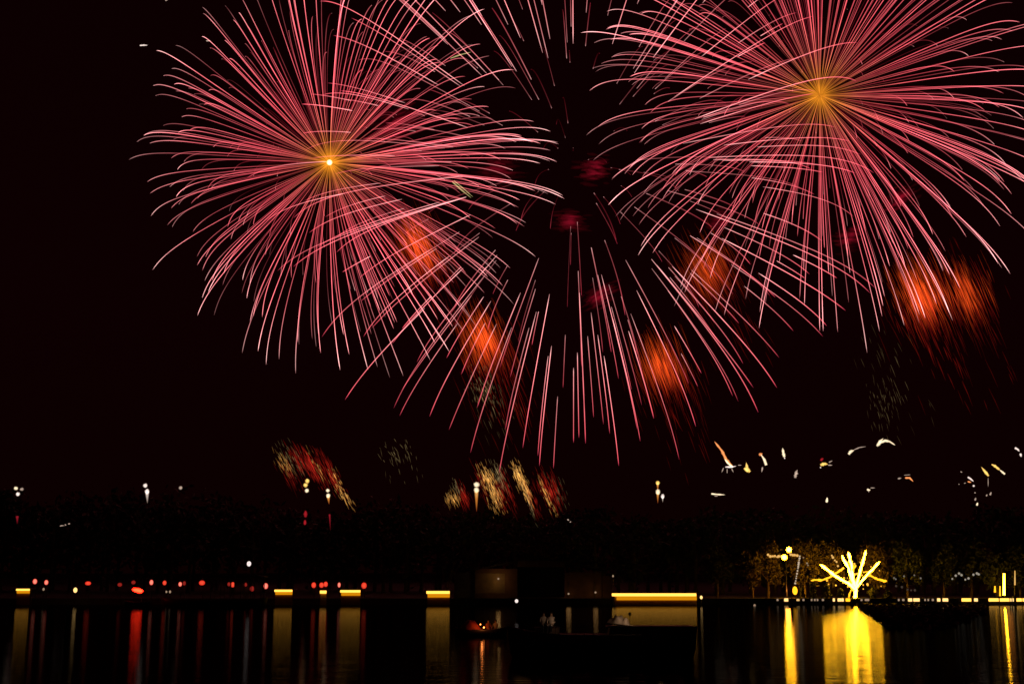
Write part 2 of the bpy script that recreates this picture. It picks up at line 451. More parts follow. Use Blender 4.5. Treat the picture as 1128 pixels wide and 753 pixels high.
g_haze = 'dim crimson glows between the bursts'
def haze(label, cx, cy, rx, ry, Y=470, tilt=0.0, heat=1.0):
    b = MB(); sparks(b, cx, cy, Y, ry * .50, rx * .50, (math.cos(tilt), math.sin(tilt)), rx * .8, 90, 2.6, heat * .8, 0, 5.0, soft=.5)
    t = thing('crimson_spark_cloud', label, 'firework', P(cx, cy, Y), g_haze)
    kind(b.build('crimson_sparks', FM_haze, t, True), 'stuff')
haze('crimson glow patch in the dark gap beside the right burst', 655, 186, 17, 11, heat=1.2)
haze('flat crimson glow patch in the dark gap below the hooked streaks', 628, 243, 17, 8)
haze('crimson glow patch low in the dark gap above the falling streaks', 661, 326, 16, 11, tilt=-.5, heat=1.3)
haze('slanting crimson glow patch on the right side of the right burst', 991, 219, 15, 10, tilt=-.6, heat=1.5)
haze('crimson glow patch under the right burst above the two lobed spark cloud', 934, 262, 13, 10, heat=1.1)
haze('crimson glow patch behind the right hand streaks of the left burst', 549, 186, 22, 15, heat=.8)
haze('crimson glow patch just above right of the white hot burst centre', 438, 138, 26, 14, tilt=-.5, heat=1.2)
haze('small crimson glow patch above the fainter orange spark cloud', 793, 243, 12, 9, heat=1.0)

# ------------------------------------------------------------------ fireworks: low coloured spark clusters
g_low = 'low red and gold spark clusters above the woods'
def cluster(label, items, Y=312):
    cx, cy = items[0][1], items[0][2]
    t = thing('spark_cluster', label, 'firework', P(cx, cy, Y), g_low)
    by = {}
    for (colour, x, y, sx, sy, n, heat, dr) in items:
        b = by.setdefault(colour, MB()); sparks(b, x, y, Y, sx, sy, dr, 6.5 if colour != 'red' else 11, int(n * 1.1), .5, heat * {'red': .5, 'gold': 1.25, 'pale': .75}[colour], 0, 2.0, soft=.25)
    for colour, b in by.items():
        kind(b.build(colour + '_sparks', {'red': FM_redember, 'gold': FM_goldember, 'pale': FM_paleember}[colour], t, True), 'stuff')
D1, D2 = (22, 38), (16, 38)
cluster('speckled gold and red spark cluster at the left end of the first slanting group', [('gold', 314, 512, 3.5, 8, 60, .55, D1), ('pale', 320, 506, 6, 10, 50, .6, D1), ('red', 320, 522, 5, 10, 60, .7, D1)])
cluster('plain red spark cluster in the middle of the first slanting group', [('red', 343, 513, 4, 13, 120, 1.5, D1), ('red', 328, 508, 3, 10, 60, 1.1, D1), ('gold', 349, 513, 1.5, 14, 25, .6, D1)])
cluster('long red and gold spark cluster slanting down at the right end of the first group', [('red', 364, 521, 4, 15, 110, 1.2, D1), ('gold', 376, 538, 2.5, 15, 70, 1.0, D1)])
cluster('faint scattered pale spark cluster alone between the two coloured groups', [('pale', 440, 508, 10, 15, 26, .5, (8, 30)), ('pale', 434, 497, 8, 7, 12, .9, (14, 18)), ('pale', 449, 497, 2, 8, 8, .9, (10, 26))])
cluster('small round gold and red spark cluster left of the orange tailed flare', [('gold', 499, 549, 4.5, 4, 60, .8, D2), ('red', 511, 546, 3, 7, 50, 1.3, D2), ('pale', 504, 536, 3, 5, 20, .8, D2)])
cluster('broad gold spark cluster directly right of the orange tailed flare', [('gold', 537, 527, 4, 8, 110, 1.2, D2), ('gold', 546, 548, 4.5, 9, 110, 1.0, D2), ('red', 552, 545, 4, 10, 60, 1.0, D2), ('red', 530, 533, 3, 12, 40, .8, D2)])
cluster('thin pale and red spark cluster between the two gold ones', [('pale', 551, 525, 3.5, 9, 70, .8, D2), ('red', 560, 540, 2.5, 14, 60, .9, D2)])
cluster('tall slim gold spark cluster curving down to a white tail', [('gold', 571, 523, 3, 8, 90, 1.3, D2), ('gold', 578, 538, 3, 10, 90, 1.0, D2), ('red', 586, 550, 2.5, 9, 50, 1.0, D2), ('pale', 583, 553, 1.5, 12, 30, .8, D2)])
cluster('mostly red spark cluster at the right end of the second group', [('red', 606, 540, 6, 12, 150, 1.2, D2), ('gold', 602, 545, 2, 11, 50, .9, D2), ('pale', 614, 540, 4, 10, 25, .5, D2)])

# ------------------------------------------------------------------ fireworks: rising flares and darting sparks
L_flare = flamemat('cream_flare', [(0, (1, 0.78, 0.5)), (1, (1, 0.78, 0.5))], 0.75, 1.7, None, .5, 1.1)
L_flarew = flamemat('white_flare', [(0, (0.9, 0.72, 0.64)), (1, (0.9, 0.72, 0.64))], 0.75, 1.7, None, .5, 1.1)
L_flareg = flamemat('gold_flare', [(0, (1, 0.6, 0.14)), (1, (1, 0.6, 0.14))], 0.75, 1.7, None, .5, 1.1)
L_flared = flamemat('dim_flare', [(0, (0.5, 0.36, 0.28)), (1, (0.5, 0.36, 0.28))], 0.55, 1.7, None, .5, 1.1)
L_flare_smoke = flamemat('dark_red_flare_smoke', [(0, (0.42, 0.012, 0.02)), (1, (0.42, 0.012, 0.02))], 0.5, 1.7, None, .5, 1.1)  # red spark edge; also stands in for red-lit smoke under flares
FM_tailw = flamemat('white_flare_tail', [(0, (.9, .75, .65)), (1, (.12, .07, .05))], .5, 1.5, None, .2, .6)
FM_tailo = flamemat('orange_flare_tail', [(0, (.95, .5, .15)), (.4, (.6, .2, .03)), (1, (.15, .02, .005))], .5, 1.5, None, .2, .6)
FM_litsmoke = flamemat('red_lit_smoke', [(0, (.3, .01, .02)), (1, (.06, .002, .004))], .5, 1.5, None, .2, .6)  # emission stands in for smoke lit red below the flares
g_fl = 'rising flares in a row above the woods'
def flare(label, heads, tails=(), Y=308):
    t = thing('flare', label, 'flare', P(heads[0][0], heads[0][1], Y), g_fl)
    k = mpp(Y, 540)
    for (x, y, rx, ry, m) in heads:
        b = MB(); b.ball(P(x, y, Y), (rx * k * 1.08, rx * k * 1.08, ry * k * 1.08), 12, 8, jit=.3); b.uv = [[(.5, 1.0)] * len(f) for f in b.f]; b.build('flare_head', m, t, True)
    for (x0, y0, x1, y1, w_, m) in tails:
        b = MB(); n = 8
        b.tube([P(x0 + (x1 - x0) * i / n, y0 + (y1 - y0) * i / n, Y) for i in range(n + 1)], [w_ * k * (1 - .85 * i / n) for i in range(n + 1)], 8, None, 1.0)
        b.build('flare_tail', m, t, True)
flare('clover of three white flare heads at the far left edge of the woods', [(17.5, 537.5, 2.2, 2, L_flare), (24, 538.5, 2, 1.8, L_flared), (19.8, 543.8, 2.2, 2.2, L_flarew)], [(19, 568, 19, 577, 2, FM_litsmoke)])
flare('white flare with a ball over a drooping white tail, alone left', [(160, 534.5, 2.4, 2.3, L_flarew), (162, 541, 2.4, 2.8, L_flarew)], [(162, 541, 162.4, 554, 2.4, FM_tailw)])
flare('single tiny white flare head right of the drooping white one', [(199, 537, 2, 2, L_flared)])
flare('stack of three yellowish flare heads with dim red blobs under them', [(338.5, 529.5, 2.4, 2.5, L_flareg), (336.5, 534, 2.4, 2.3, L_flareg), (338, 540, 2.2, 2.2, L_flare), (336.5, 566, 2, 3.4, L_flare_smoke), (336, 575, 1.6, 2.6, L_flare_smoke)])  # the two lower red heads glow in place of lit smoke
flare('cream flare over an orange drop at the foot of the first slanting cluster', [(361, 540, 2, 2, L_flare), (361.5, 545.5, 2.2, 2.4, L_flare)], [(361.5, 546, 362.5, 555, 2.2, FM_tailo), (363, 566, 364, 584, 1.2, FM_litsmoke)])
flare('bright cream flare with a long orange tail between the gold clusters', [(525, 533.5, 3.2, 2.8, L_flare), (524.7, 539.5, 2.8, 3, L_flare)], [(524.8, 540, 525, 563, 2.6, FM_tailo)])
flare('gold double flare with an orange tail and a white head beside it', [(724.5, 531.5, 2.2, 2.2, L_flareg), (724.6, 541.5, 2.4, 3, L_flare), (730, 546.5, 2, 2.4, L_flarew)], [(724.5, 532, 724.6, 541, 1.6, FM_tailo), (724.6, 542, 724.6, 554, 1.8, FM_tailo), (730, 547, 730, 553, 1.2, FM_tailw)])

g_dart = 'small darting sparks over the right shore'
def dart(label, strokes, Y=318, cat='firework', group=g_dart, name='darting_spark'):
    t = None
    for (pts, w_, m) in strokes:
        cx, cy = pts[len(pts) // 2]
        if t is None: t = thing(name, label, cat, P(cx, cy, Y), group)
        k = mpp(Y, cy); b = MB()
        fine = []
        for i in range(len(pts) - 1):
            for j in range(4): fine.append((pts[i][0] + (pts[i + 1][0] - pts[i][0]) * j / 4, pts[i][1] + (pts[i + 1][1] - pts[i][1]) * j / 4))
        fine.append(pts[-1]); n = len(fine)
        rr = [w_ * 1.05 * k * max(.12, math.sin(math.pi * min(1, (.25 + .75 * i / (n - 1)))) ** .6 * (.75 + .5 * random.random())) for i in range(n)]
        b.tube([P(x, y, Y) for x, y in fine], rr, 6); b.build('spark_stroke', m, t, True)
W_, G_, D_, O_ = L_flarew, L_flareg, L_flared, flamemat('orange_spark', [(0, (1, 0.32, 0.1)), (1, (1, 0.32, 0.1))], 0.7, 1.7, None, .5, 1.1)
C_ = L_flare
dart('long slanting dart with a thin pale tail and splayed white feet', [([(806, 513), (800, 506), (795, 496), (787, 486)], 1.9, O_), ([(807, 514), (802, 510), (798, 505)], 1.2, C_), ([(799, 514), (806, 514), (811, 513)], 1.1, W_), ([(797, 515), (795, 520)], .7, D_), ([(801, 516), (801, 521)], .7, D_), ([(806, 516), (808, 520)], .7, D_), ([(813, 512), (817, 512)], .5, D_)])
dart('short yellow wedge shaped spark right of the long slanting dart', [([(826, 519.5), (823, 516), (822, 509)], 2.0, G_), ([(820, 515), (824, 520)], 1.6, G_)])
dart('orange topped hooked spark standing upright by the yellow wedge', [([(844, 512), (842, 506), (838, 500)], 1.8, C_), ([(836, 501), (840, 499)], 1.6, O_), ([(840, 514), (839, 520)], .9, D_)])
dart('small pale upright spark high between hook and red one', [([(864, 503), (863, 499), (862, 493)], 1.9, C_), ([(864.5, 505), (864, 503)], .8, W_)])
dart('dim grey pink speckled spark just below the pale upright one', [([(876, 526), (876.5, 521), (878.5, 517)], 1.8, D_), ([(879, 521), (876, 522)], 1.0, D_)])
dart('gold spark with a dark red upper edge and flicked tail', [([(904, 512), (908, 510.5), (912, 511)], 1.9, G_), ([(904, 507), (907, 504)], 1.6, L_flare_smoke), ([(913, 509), (917, 507)], .8, D_), ([(912, 512), (917, 512)], .7, D_), ([(903.5, 515), (904.5, 514)], .8, W_)])
dart('white curl with a thin faint tail stretched to its right', [([(935, 500), (937, 497), (941, 495.5)], 1.7, C_), ([(941, 495), (947, 492.5), (954, 491.5)], .7, D_)])
dart('brightest white arch shaped spark below the two lobed spark cloud', [([(966, 491), (969, 487.5), (975, 485), (980, 486), (986, 490)], 1.8, C_), ([(968, 487), (973, 482.5)], 1.5, C_)])
dart('faint spark with a T shaped head and a grey tail', [([(955, 538.5), (957, 539.5), (959, 539)], 1.2, C_), ([(957, 539), (957, 542)], .8, D_), ([(959, 537), (964, 537)], .7, D_)])
dart('single tiny round white spark below the gold and red one', [([(910.5, 553), (911, 550), (911.2, 547.5)], 1.7, C_)])
dart('flat faint orange brown arc low over the lit tree', [([(989, 527), (993, 526)], .9, D_), ([(997, 526), (1002, 526), (1006, 530)], 1.2, O_), ([(996, 523), (1003, 522.5)], .5, D_)])
dart('pink white zigzag spark with loose specks at its left', [([(1066, 525), (1069, 527), (1072.5, 530)], 1.2, W_), ([(1071.5, 535), (1074, 534.5)], 1.3, W_), ([(1066, 530), (1070, 531)], .9, O_), ([(1058, 519), (1060, 520)], .7, D_), ([(1062, 532), (1064, 531.5)], .7, D_), ([(1056, 533), (1057, 533)], .6, D_), ([(1074, 543), (1074, 541.5)], .9, D_)])
dart('stacked pair of specks hanging under the pink zigzag spark', [([(1074, 551), (1075, 547.5)], 1.1, D_), ([(1076, 556.5), (1077, 553)], 1.4, C_)])
dart('pair of dim grey specks right of the stacked pair', [([(1086.5, 546), (1087.5, 544)], 1.0, D_), ([(1090.5, 545), (1092, 541.5)], 1.3, D_)])
dart('gold dart with a thin tail between the zigzag and the kinked one', [([(1089, 524), (1085, 519), (1081, 514)], 1.6, G_), ([(1088.5, 526), (1088.5, 536)], .4, D_)])
dart('kinked gold and cream dart high over the right shore', [([(1101, 517), (1096, 513), (1092, 511)], 1.6, G_), ([(1107, 522), (1104, 519.5), (1101, 517)], 1.2, C_)])
dart('pale curl with a pink lower end at the right edge', [([(1118, 493), (1121, 494.5), (1123, 497)], 1.3, W_), ([(1124, 499), (1125, 503)], 1.5, W_)])
dart('flat cream dash alone between the double flare and the long dart', [([(783.5, 543.5), (790, 544.2), (798.5, 544.6)], 1.3, C_), ([(787, 546), (791, 546)], .6, D_)])
g_spk = 'stray specks among the great bursts'
dart('short white speck left of the left burst', [([(154, 50.3), (158, 50), (162.5, 50)], .9, W_)], 420, group=g_spk)
dart('faint white speck among the upper left trails', [([(227, 45.2), (232, 45)], .9, D_)], 420, group=g_spk)
dart('white speck cut by the top edge above the left burst', [([(182, .5), (185, .3)], .9, D_)], 420, group=g_spk)
L_green = flamemat('greenish_spark', [(0, (0.6, 0.5, 0.2)), (1, (0.6, 0.5, 0.2))], 0.5, 1.7, None, .5, 1.1)
dart('single greenish yellow dash across the upper right trails of the left burst', [([(496, 64.5), (507, 60.5), (519, 57.5)], .8, L_green)], 415, group=g_spk)
dart('double greenish yellow dash across the lower right trails of the left burst', [([(498, 200), (508, 209), (519, 218)], .8, L_green), ([(500, 199), (512, 209), (521, 217)], .6, L_green)], 415, group=g_spk)
dart('faint tiny cluster of white lights low in the black woods at left', [([(66, 579), (68, 578.5), (71, 578.6)], .7, D_), ([(71.5, 577), (73, 578.5)], .7, D_), ([(75, 576.6), (77.5, 576.4)], .7, D_)], 312, 'light', 'lone lights in the black woods', 'light_cluster')
dart('pair of small orange lights at the right end of the second group', [([(625, 571.5), (627, 573)], .9, D_), ([(628, 574), (629, 575)], 1.0, D_)], 312, 'light', 'lone lights in the black woods', 'light_cluster')

# ------------------------------------------------------------------ far shore: lit platforms
def platform(label, x0, x1, py_top, py_bot, Y, face=True):
    """a low landing stage whose fascia carries a strip lamp"""
    a, c_ = P(x0, py_top, Y), P(x1, py_bot, Y)
    wdt = c_.x - a.x; hz = max(.25, a.z - c_.z); cx = (a.x + c_.x) / 2
    t = thing('landing_stage', label, 'landing stage', (cx, Y + 1.5, 0), 'landing stages with glowing strip lamps')
    b = MB(); b.box((cx, Y + 1.6, a.z + .09), (wdt + .5, 3.2, .14))
    b.build('deck', M_wood, t)
    for s in (-1, 1):
        b = MB(); b.box((cx + s * (wdt / 2 - .3), Y + 1.6, a.z / 2 - .2), (.3, .3, a.z + .4)); b.build('pile', M_wood, t)
    b = MB(); b.box((cx + wdt * .01, Y + .24, (a.z - .05) / 2 - .1), (wdt * .97, .08, a.z + .1)); b.build('fascia', M_fascia, t)
    h1 = hz * (.42 if face else .7)
    b = MB(); b.box((cx - (.0 if not face else wdt * .01), Y + .02, a.z - h1 / 2), (wdt, .12, h1)); b.build('strip_lamp', L_strip, t)
    if face:
        b = MB(); b.box((cx + wdt * .02, Y + .07, a.z - h1 - (hz - h1) / 2), (wdt * .95, .10, hz - h1)); b.build('lit_fascia_lip', L_fascia_glow, t)  # glowing lip in place of the lit top of the fascia
SY = 246
platform('small landing stage with a yellow strip lamp at the far left edge', 18, 32.5, 648, 653, SY)
platform('landing stage with a strip lamp below the lantern row, right of the white lamp', 302.5, 322, 649, 654.5, SY)
platform('shortest landing stage with a strip lamp under two touching red lanterns', 352.5, 359.5, 650, 654.5, SY, False)
platform('landing stage with a strip lamp at the right end of the lantern row', 375, 397, 649.5, 655.5, SY)
platform('landing stage with a bright strip lamp beside the boathouse left corner', 470, 495.5, 650.5, 657.5, SY)
platform('widest landing stage with a long glowing strip lamp right of the boathouse', 675, 768, 653, 660.5, SY)

# ------------------------------------------------------------------ far shore: boathouse
BY = 252.5
bl, br = G(500, BY, 1), G(675, BY, 1)
bh = thing('boathouse', 'dim brown boathouse with a big black doorway and low gabled roof at the centre', 'boathouse', ((bl.x + br.x) / 2, BY, 1.0))
def X(px, Y=BY): return G(px, Y, 1).x
def Zp(px, py, Y=BY): return P(px, py, Y).z
def slab(name, mat, x0, x1, y0, y1, dy=0.0, th=.3, parent=bh, Y=BY, par2=None):
    a, c_ = P(x0, y0, Y), P(x1, y1, Y); b = MB()
    b.box(((a.x + c_.x) / 2, Y + dy + th / 2, (a.z + c_.z) / 2), (abs(c_.x - a.x), th, abs(a.z - c_.z)))
    return b.build(name, mat, par2 or parent)
slab('wall', M_brown, 523, 570, 626, 658.6, 0)
slab('wall', M_brown, 622, 663, 630, 658.6, 0)
slab('wall', M_brown, 570, 622, 617, 624, 0)
slab('ochre_panel', M_wall, 523.5, 556, 631, 653, -.08, .07)
slab('annex', M_grey, 500.5, 522.6, 630, 658.6, .4, 6)
slab('annex', M_brown, 663.4, 675, 634, 658.6, .4, 6)
slab('doorway', M_dark_inside, 570, 622, 624, 658.6, 2.5, .2)  # near-black panel; its colour stands in for the unlit inside
b = MB()
xa, xb_, xm = X(519), X(668), (X(519) + X(668)) / 2; ze, zr = Zp(520, 627), Zp(590, 612)
i0 = len(b.v)
for y in (BY - .7, BY + 11):
    b.v += [Vector((xa, y, ze)), Vector((xm, y, zr)), Vector((xb_, y, ze)), Vector((xb_, y, ze - .25)), Vector((xm, y, zr - .25)), Vector((xa, y, ze - .25))]
for q in ((0, 1, 7, 6), (1, 2, 8, 7), (2, 3, 9, 8), (3, 4, 10, 9), (4, 5, 11, 10), (5, 0, 6, 11), (0, 5, 4, 1), (1, 4, 3, 2), (6, 7, 10, 11), (7, 8, 9, 10)): b.face([i0 + j for j in q])
b.build('roof', M_roof, bh)
for px in (626, 655):
    slab('post', M_wood, px - 1, px + 1, 640, 658.6, -.4, .3)
for (px, py, l) in ((626.3, 653.5, 'x'), (656, 652, 'x'), (549, 637, 'x')):
    b = MB(); b.ball(P(px, py, BY - .45), .18, 8, 6); o = b.build('wall_lamp', L_dim, bh, True)
    pl = bpy.data.lights.new('wall_lamp_spill', 'POINT'); pl.energy = 34 if px < 600 else 11; pl.color = (1, .5, .15); pl.shadow_soft_size = .5
    lo = link(bpy.data.objects.new('wall_lamp_spill', pl)); lo.parent = bh; lo.location = P(px, py, BY - 2.2) - bh.location
slab('floor', M_wood, 570, 622, 657.2, 658.4, .1, 10)

# trees by the boathouse
random.seed(5)
tree(602, 268, 586, 'round dark tree rising behind the boathouse roof', .42, 1800, low=.2)
t = thing('bare_tree', 'pale leafless tree beside the boathouse left corner', 'tree', G(492, 248.6, 1.0))
b = MB(); base = G(492, 248.6, 1.0)
def twig(p, d, L, r, n):
    q = p + d * L * .5 + Vector((random.gauss(0, L * .05), 0, 0)); e_ = p + d * L
    b.tube([p, q, e_], [r, r * .75, r * .5], 5)
    if n:
        for _ in range(3):
            dd = (d + Vector((random.gauss(0, .45), random.gauss(0, .45), .15))).normalized(); twig(e_ if _ else q, dd, L * random.uniform(.55, .8), r * .5, n - 1)
twig(base, Vector((.02, 0, 1)), 3.2, .16, 4)
b.build('trunk', M_pbark, t, True)

# ------------------------------------------------------------------ far shore: red lanterns
g_lan = 'red lanterns along the far shore'
def lantern(label, px, py, rx, ry, mat, Y=247.5):
    c_ = P(px, py, Y); k = mpp(Y)
    base = Vector((c_.x, Y, 0.0)); t = thing('lantern', label, 'lantern', base, g_lan)
    r1, r2 = rx * k, ry * k
    b = MB(); b.ball(c_, (r1, r1, r2), 12, 8); b.build('lantern_body', mat, t, True)
    b = MB(); b.tube([c_ + Vector((0, 0, r2 * .93)), c_ + Vector((0, 0, r2 * 1.15))], r1 * .5, 8); b.tube([c_ - Vector((0, 0, r2 * 1.12)), c_ - Vector((0, 0, r2 * .93))], r1 * .5, 8); b.build('cap', M_pole, t)
    b = MB(); z = c_.z + r2 * 1.2
    b.tube([(c_.x, Y + r1 + .25, -.4), (c_.x, Y + r1 + .25, z + .3), (c_.x, Y + r1 * .5, z + .38), (c_.x, Y, z + .25), (c_.x, Y, z - .06)], .05, 6); b.build('post', M_pole, t)
    return t
LAN = [(38.5, 640, 2.4, 3.0, L_redpale, 'first red lantern from the left, over the leftmost strip lamp'),
 (51, 641, 2.2, 2.8, L_redpale, 'pale topped red lantern right of the first one'),
 (97, 642, 3.3, 2.3, L_red, 'wide red lantern alone between the small white lamp and the boats'),
 (132, 643.5, 2.6, 2.2, L_reddim, 'dim crimson lantern left of the big red boat light'),
 (147, 641, 2.4, 2.2, L_reddim, 'dim red lantern directly above the big red boat light'),
 (166.8, 641, 2.2, 3.0, L_redpale, 'pale centred red lantern right of the big red boat light'),
 (181.3, 641.5, 2.2, 2.6, L_red, 'small red lantern above a pair of white specks'),
 (198.5, 643, 2.0, 2.6, L_redpale, 'red lantern with a pale foot left of the covered boat'),
 (203, 642, 1.8, 2.4, L_reddim, 'dim red lantern touching the one with the pale foot'),
 (222.5, 641.5, 3.4, 2.8, L_red, 'round orange red lantern at the covered boat left end'),
 (252.2, 643, 1.8, 2.3, L_reddim, 'small dim red lantern of a touching pair under the covered boat roof'),
 (256.4, 643.5, 2.2, 3.0, L_red, 'brighter red lantern of a touching pair under the covered boat roof'),
 (270.5, 643.5, 1.9, 2.2, L_reddim, 'faint dim red lantern under the right half of the covered boat'),
 (277.6, 648, 2.6, 3.0, L_reddim, 'lowest faint red lantern at the right end of the covered boat'),
 (292.8, 645, 2.6, 3.4, L_redpale, 'pale orange lantern immediately left of a strip lamp'),
 (345.6, 644, 2.6, 3.2, L_red, 'red lantern left of the touching bright pair over the shortest strip'),
 (354.2, 644, 2.6, 3.0, L_red, 'left red lantern of the bright pair over the shortest strip lamp'),
 (358.8, 643, 2.4, 3.0, L_red, 'right red lantern of the bright pair over the shortest strip lamp'),
 (373.6, 643.8, 1.7, 2.8, L_redpale, 'slim pale pink lantern over the left end of a strip lamp'),
 (401, 644.5, 3.0, 3.5, L_red, 'last red lantern at the right end of the row')]
for (px, py, rx, ry, m, lab) in LAN: lantern(lab, px, py, rx, ry, m)

def small_lamp(label, px, py, r, mat, Y=247, group='small lamps along the far shore', stretch=1.3, name='small_lamp', ground=0.0):
    c_ = P(px, py, Y); k = mpp(Y)
    t = thing(name, label, 'lamp', (c_.x, Y, ground), group)
    b = MB(); b.ball(c_, (r * k, r * k, r * k * stretch), 10, 7); b.build('bulb', mat, t, True)
    b = MB(); b.tube([(c_.x, Y + .05, ground - .3), (c_.x, Y + .05, c_.z - r * k * stretch * .9)], .05, 6); b.build('post', M_pole, t)
    return t
small_lamp('white bulb lamp on a tall post over the covered boat', 274.3, 620.5, 2.4, L_white, 249, stretch=1.2)
small_lamp('small cream lamp by the water left of the wide red lantern', 83, 649.5, 2.2, L_bulb)
small_lamp('tiny grey lamp under the pale topped lantern', 48, 648.5, 1.2, L_dim)
small_lamp('left speck of a white pair low under a small red lantern', 183.3, 651.3, 1.0, L_dim)
small_lamp('right speck of a white pair low under a small red lantern', 187.3, 651.3, 1.2, L_dim)
small_lamp('small pale lamp under the pale orange lantern', 292.8, 660, 1.3, L_dim, 242)
small_lamp('grey pink lamp low at the covered boat right end', 281.5, 664.5, 2.2, lampmat('faint_bulb', (.5, .36, .33), .16), 240)
small_lamp('white lamp on a short post in front of the black doorway', 569, 661.5, 1.9, L_white, 170, stretch=1.1)
small_lamp('white lamp at the right end of the widest strip lamp', 772.5, 657.5, 1.5, L_bulb, 245)
small_lamp('tiny white lamp above the left end of the widest strip lamp', 675.3, 634, 1.0, L_dim, 247)
small_lamp('small pale lamp standing in the water left of the double globe lamp', 831.3, 667.5, 1.5, L_dim, 238, stretch=1.8)

# ------------------------------------------------------------------ boats
def hull(b, L, W, H, c, rz=0.0, rake=.5, n=14, mi=0):
    R = Matrix.Rotation(rz, 3, 'Z'); c = Vector(c); i0 = len(b.v); prof = []
    for i in range(n + 1):
        s = -1 + 2 * i / n; wd = max(.03, (1 - abs(s) ** 3.2)) * W / 2; sh = H * (1 + .35 * abs(s) ** 3); x = s * L / 2
        ring = [(x, -wd, sh), (x * (1 - .05 * rake), -wd * .8, H * .35), (x * (1 - .12 * rake), -wd * .35, -.15), (x * (1 - .12 * rake), wd * .35, -.15), (x * (1 - .05 * rake), wd * .8, H * .35), (x, wd, sh), (x * .985, wd * .9, sh), (x * .96, wd * .6, H * .25), (x * .96, -wd * .6, H * .25), (x * .985, -wd * .9, sh)]
        for q in ring: b.v.append(c + R @ Vector(q))
    m = 10
    for i in range(n):
        for k in range(m):
            k2 = (k + 1) % m; b.face((i0 + i * m + k, i0 + i * m + k2, i0 + (i + 1) * m + k2, i0 + (i + 1) * m + k), mi=mi)
    b.face([i0 + k for k in range(m)][::-1], mi=mi); b.face([i0 + n * m + k for k in range(m)], mi=mi)

def person(label, base, shirt, rz=0.0, sitting=True, group=None, s=1.0):
    """one continuous figure grown from a jointed skeleton; base = where the seat (or feet) rests"""
    J, E = [], []
    def j(p, r, par=None):
        J.append((Vector(p) * s, r * s)); 
        if par is not None: E.append((par, len(J) - 1))
        return len(J) - 1
    z0 = .10 if sitting else .92
    pel = j((0, 0, z0), .15); wa = j((0, .01, z0 + .2), .13, pel); ch = j((0, .0, z0 + .42), .16, wa); nk = j((0, 0, z0 + .56), .06, ch)
    hd = j((0, -.02, z0 + .68), .09, nk); tp = j((0, -.01, z0 + .80), .075, hd)
    hands = []
    for sd in (-1, 1):
        sh = j((sd * .19, 0, z0 + .48), .065, ch)
        el = j((sd * .25, -.06, z0 + .22), .045, sh); wr_ = j((sd * .17, -.28, z0 + .14), .032, el); hn = j((sd * .14, -.37, z0 + .13), .036, wr_); hands.append(hn)
        hp = j((sd * .1, -.03 if sitting else 0, z0 - .02), .10, pel)
        if sitting:
            kn = j((sd * .13, -.45, z0 + .02), .07, hp); an = j((sd * .13, -.45, z0 - .40), .045, kn); j((sd * .13, -.60, z0 - .44), .04, an)
        else:
            kn = j((sd * .11, -.02, .48), .07, hp); an = j((sd * .11, .02, .07), .045, kn); j((sd * .12, -.15, .04), .04, an)
    me = bpy.data.meshes.new('skeleton'); me.from_pydata([tuple(p) for p, r in J], E, [])
    o = link(bpy.data.objects.new('skeleton', me))
    md = o.modifiers.new('skin', 'SKIN'); sd_ = o.modifiers.new('sub', 'SUBSURF'); sd_.levels = 1; sd_.render_levels = 1
    for i, (p, r) in enumerate(J):
        me.skin_vertices[0].data[i].radius = (r, r); me.skin_vertices[0].data[i].use_root = (i == 0)
    dg = bpy.context.evaluated_depsgraph_get(); dg.update()
    body = bpy.data.meshes.new_from_object(o.evaluated_get(dg)); body.name = 'person'
    bpy.data.objects.remove(o)
    body.materials.clear()
    for m in (shirt, M_dark_cloth, M_skin): body.materials.append(m)
    for pl in body.polygons:
        c_ = pl.center / s
        pl.material_index = 2 if (c_.z > z0 + .56 or any((pl.center - J[h][0]).length < .09 * s for h in hands)) else (1 if c_.z < z0 + .04 else 0)
        pl.use_smooth = True
    po = link(bpy.data.objects.new('person', body)); po.location = base; po.rotation_euler = (0, 0, rz)
    tag(po, label, 'person', group)
    hb = MB(); hb.ball(Vector((0, .02, z0 + .76)) * s, (.095 * s, .105 * s, .10 * s), 10, 7)
    h = hb.build('hair', M_hair, None, True); h.parent = po
    return po

# small rowing boat with a red canopy and two passengers
B1 = 118.0; c0 = G(530, B1, 0)
t = thing('rowing_boat', 'small dark boat with a red lit canopy and two passengers, left of the barge', 'boat', c0)
b = MB(); hull(b, 4.6, 1.5, .55, c0); b.build('hull', M_hull, t, True)
b = MB()
for dx in (-.4, .55, 1.2): b.box(c0 + Vector((dx, 0, .40)), (.25, 1.15, .05))
b.build('thwart', M_wood, t)
b = MB(); N, S = 12, 10
for sk in (1.0, .95):
    for q in range(S + 1):
        x = -1 + 2 * q / S; w_ = max(.12, (1 - x * x) ) * sk
        for i in range(N + 1):
            a = math.pi * i / N
            b.v.append(c0 + Vector((-.95 + x * .95, -.74 * w_ ** .5 * math.cos(a), .52 + .82 * w_ * math.sin(a) * (1 + .12 * math.sin(q * 2.1 + i)))))
M1 = (S + 1) * (N + 1)
for q in range(S):
    for i in range(N):
        a = q * (N + 1) + i; b.face((a, a + 1, a + N + 2, a + N + 1)); b.face((M1 + a, M1 + a + N + 1, M1 + a + N + 2, M1 + a + 1))
b.build('canopy', M_red_cloth, t, True)
L_boat = lampmat('boat_lamp_glass', (1, .22, .04), 8.0)
pl = bpy.data.lights.new('boat_lamp_spill', 'POINT'); pl.energy = 14; pl.color = (1, .25, .05); pl.shadow_soft_size = .1
lo = link(bpy.data.objects.new('boat_lamp_spill', pl)); lo.parent = t; lo.location = (.1, -1.1, 1.0)
b = MB(); b.ball(c0 + Vector((-.05, -.62, .98)), .055, 8, 6); b.build('lamp', L_boat, t, True)
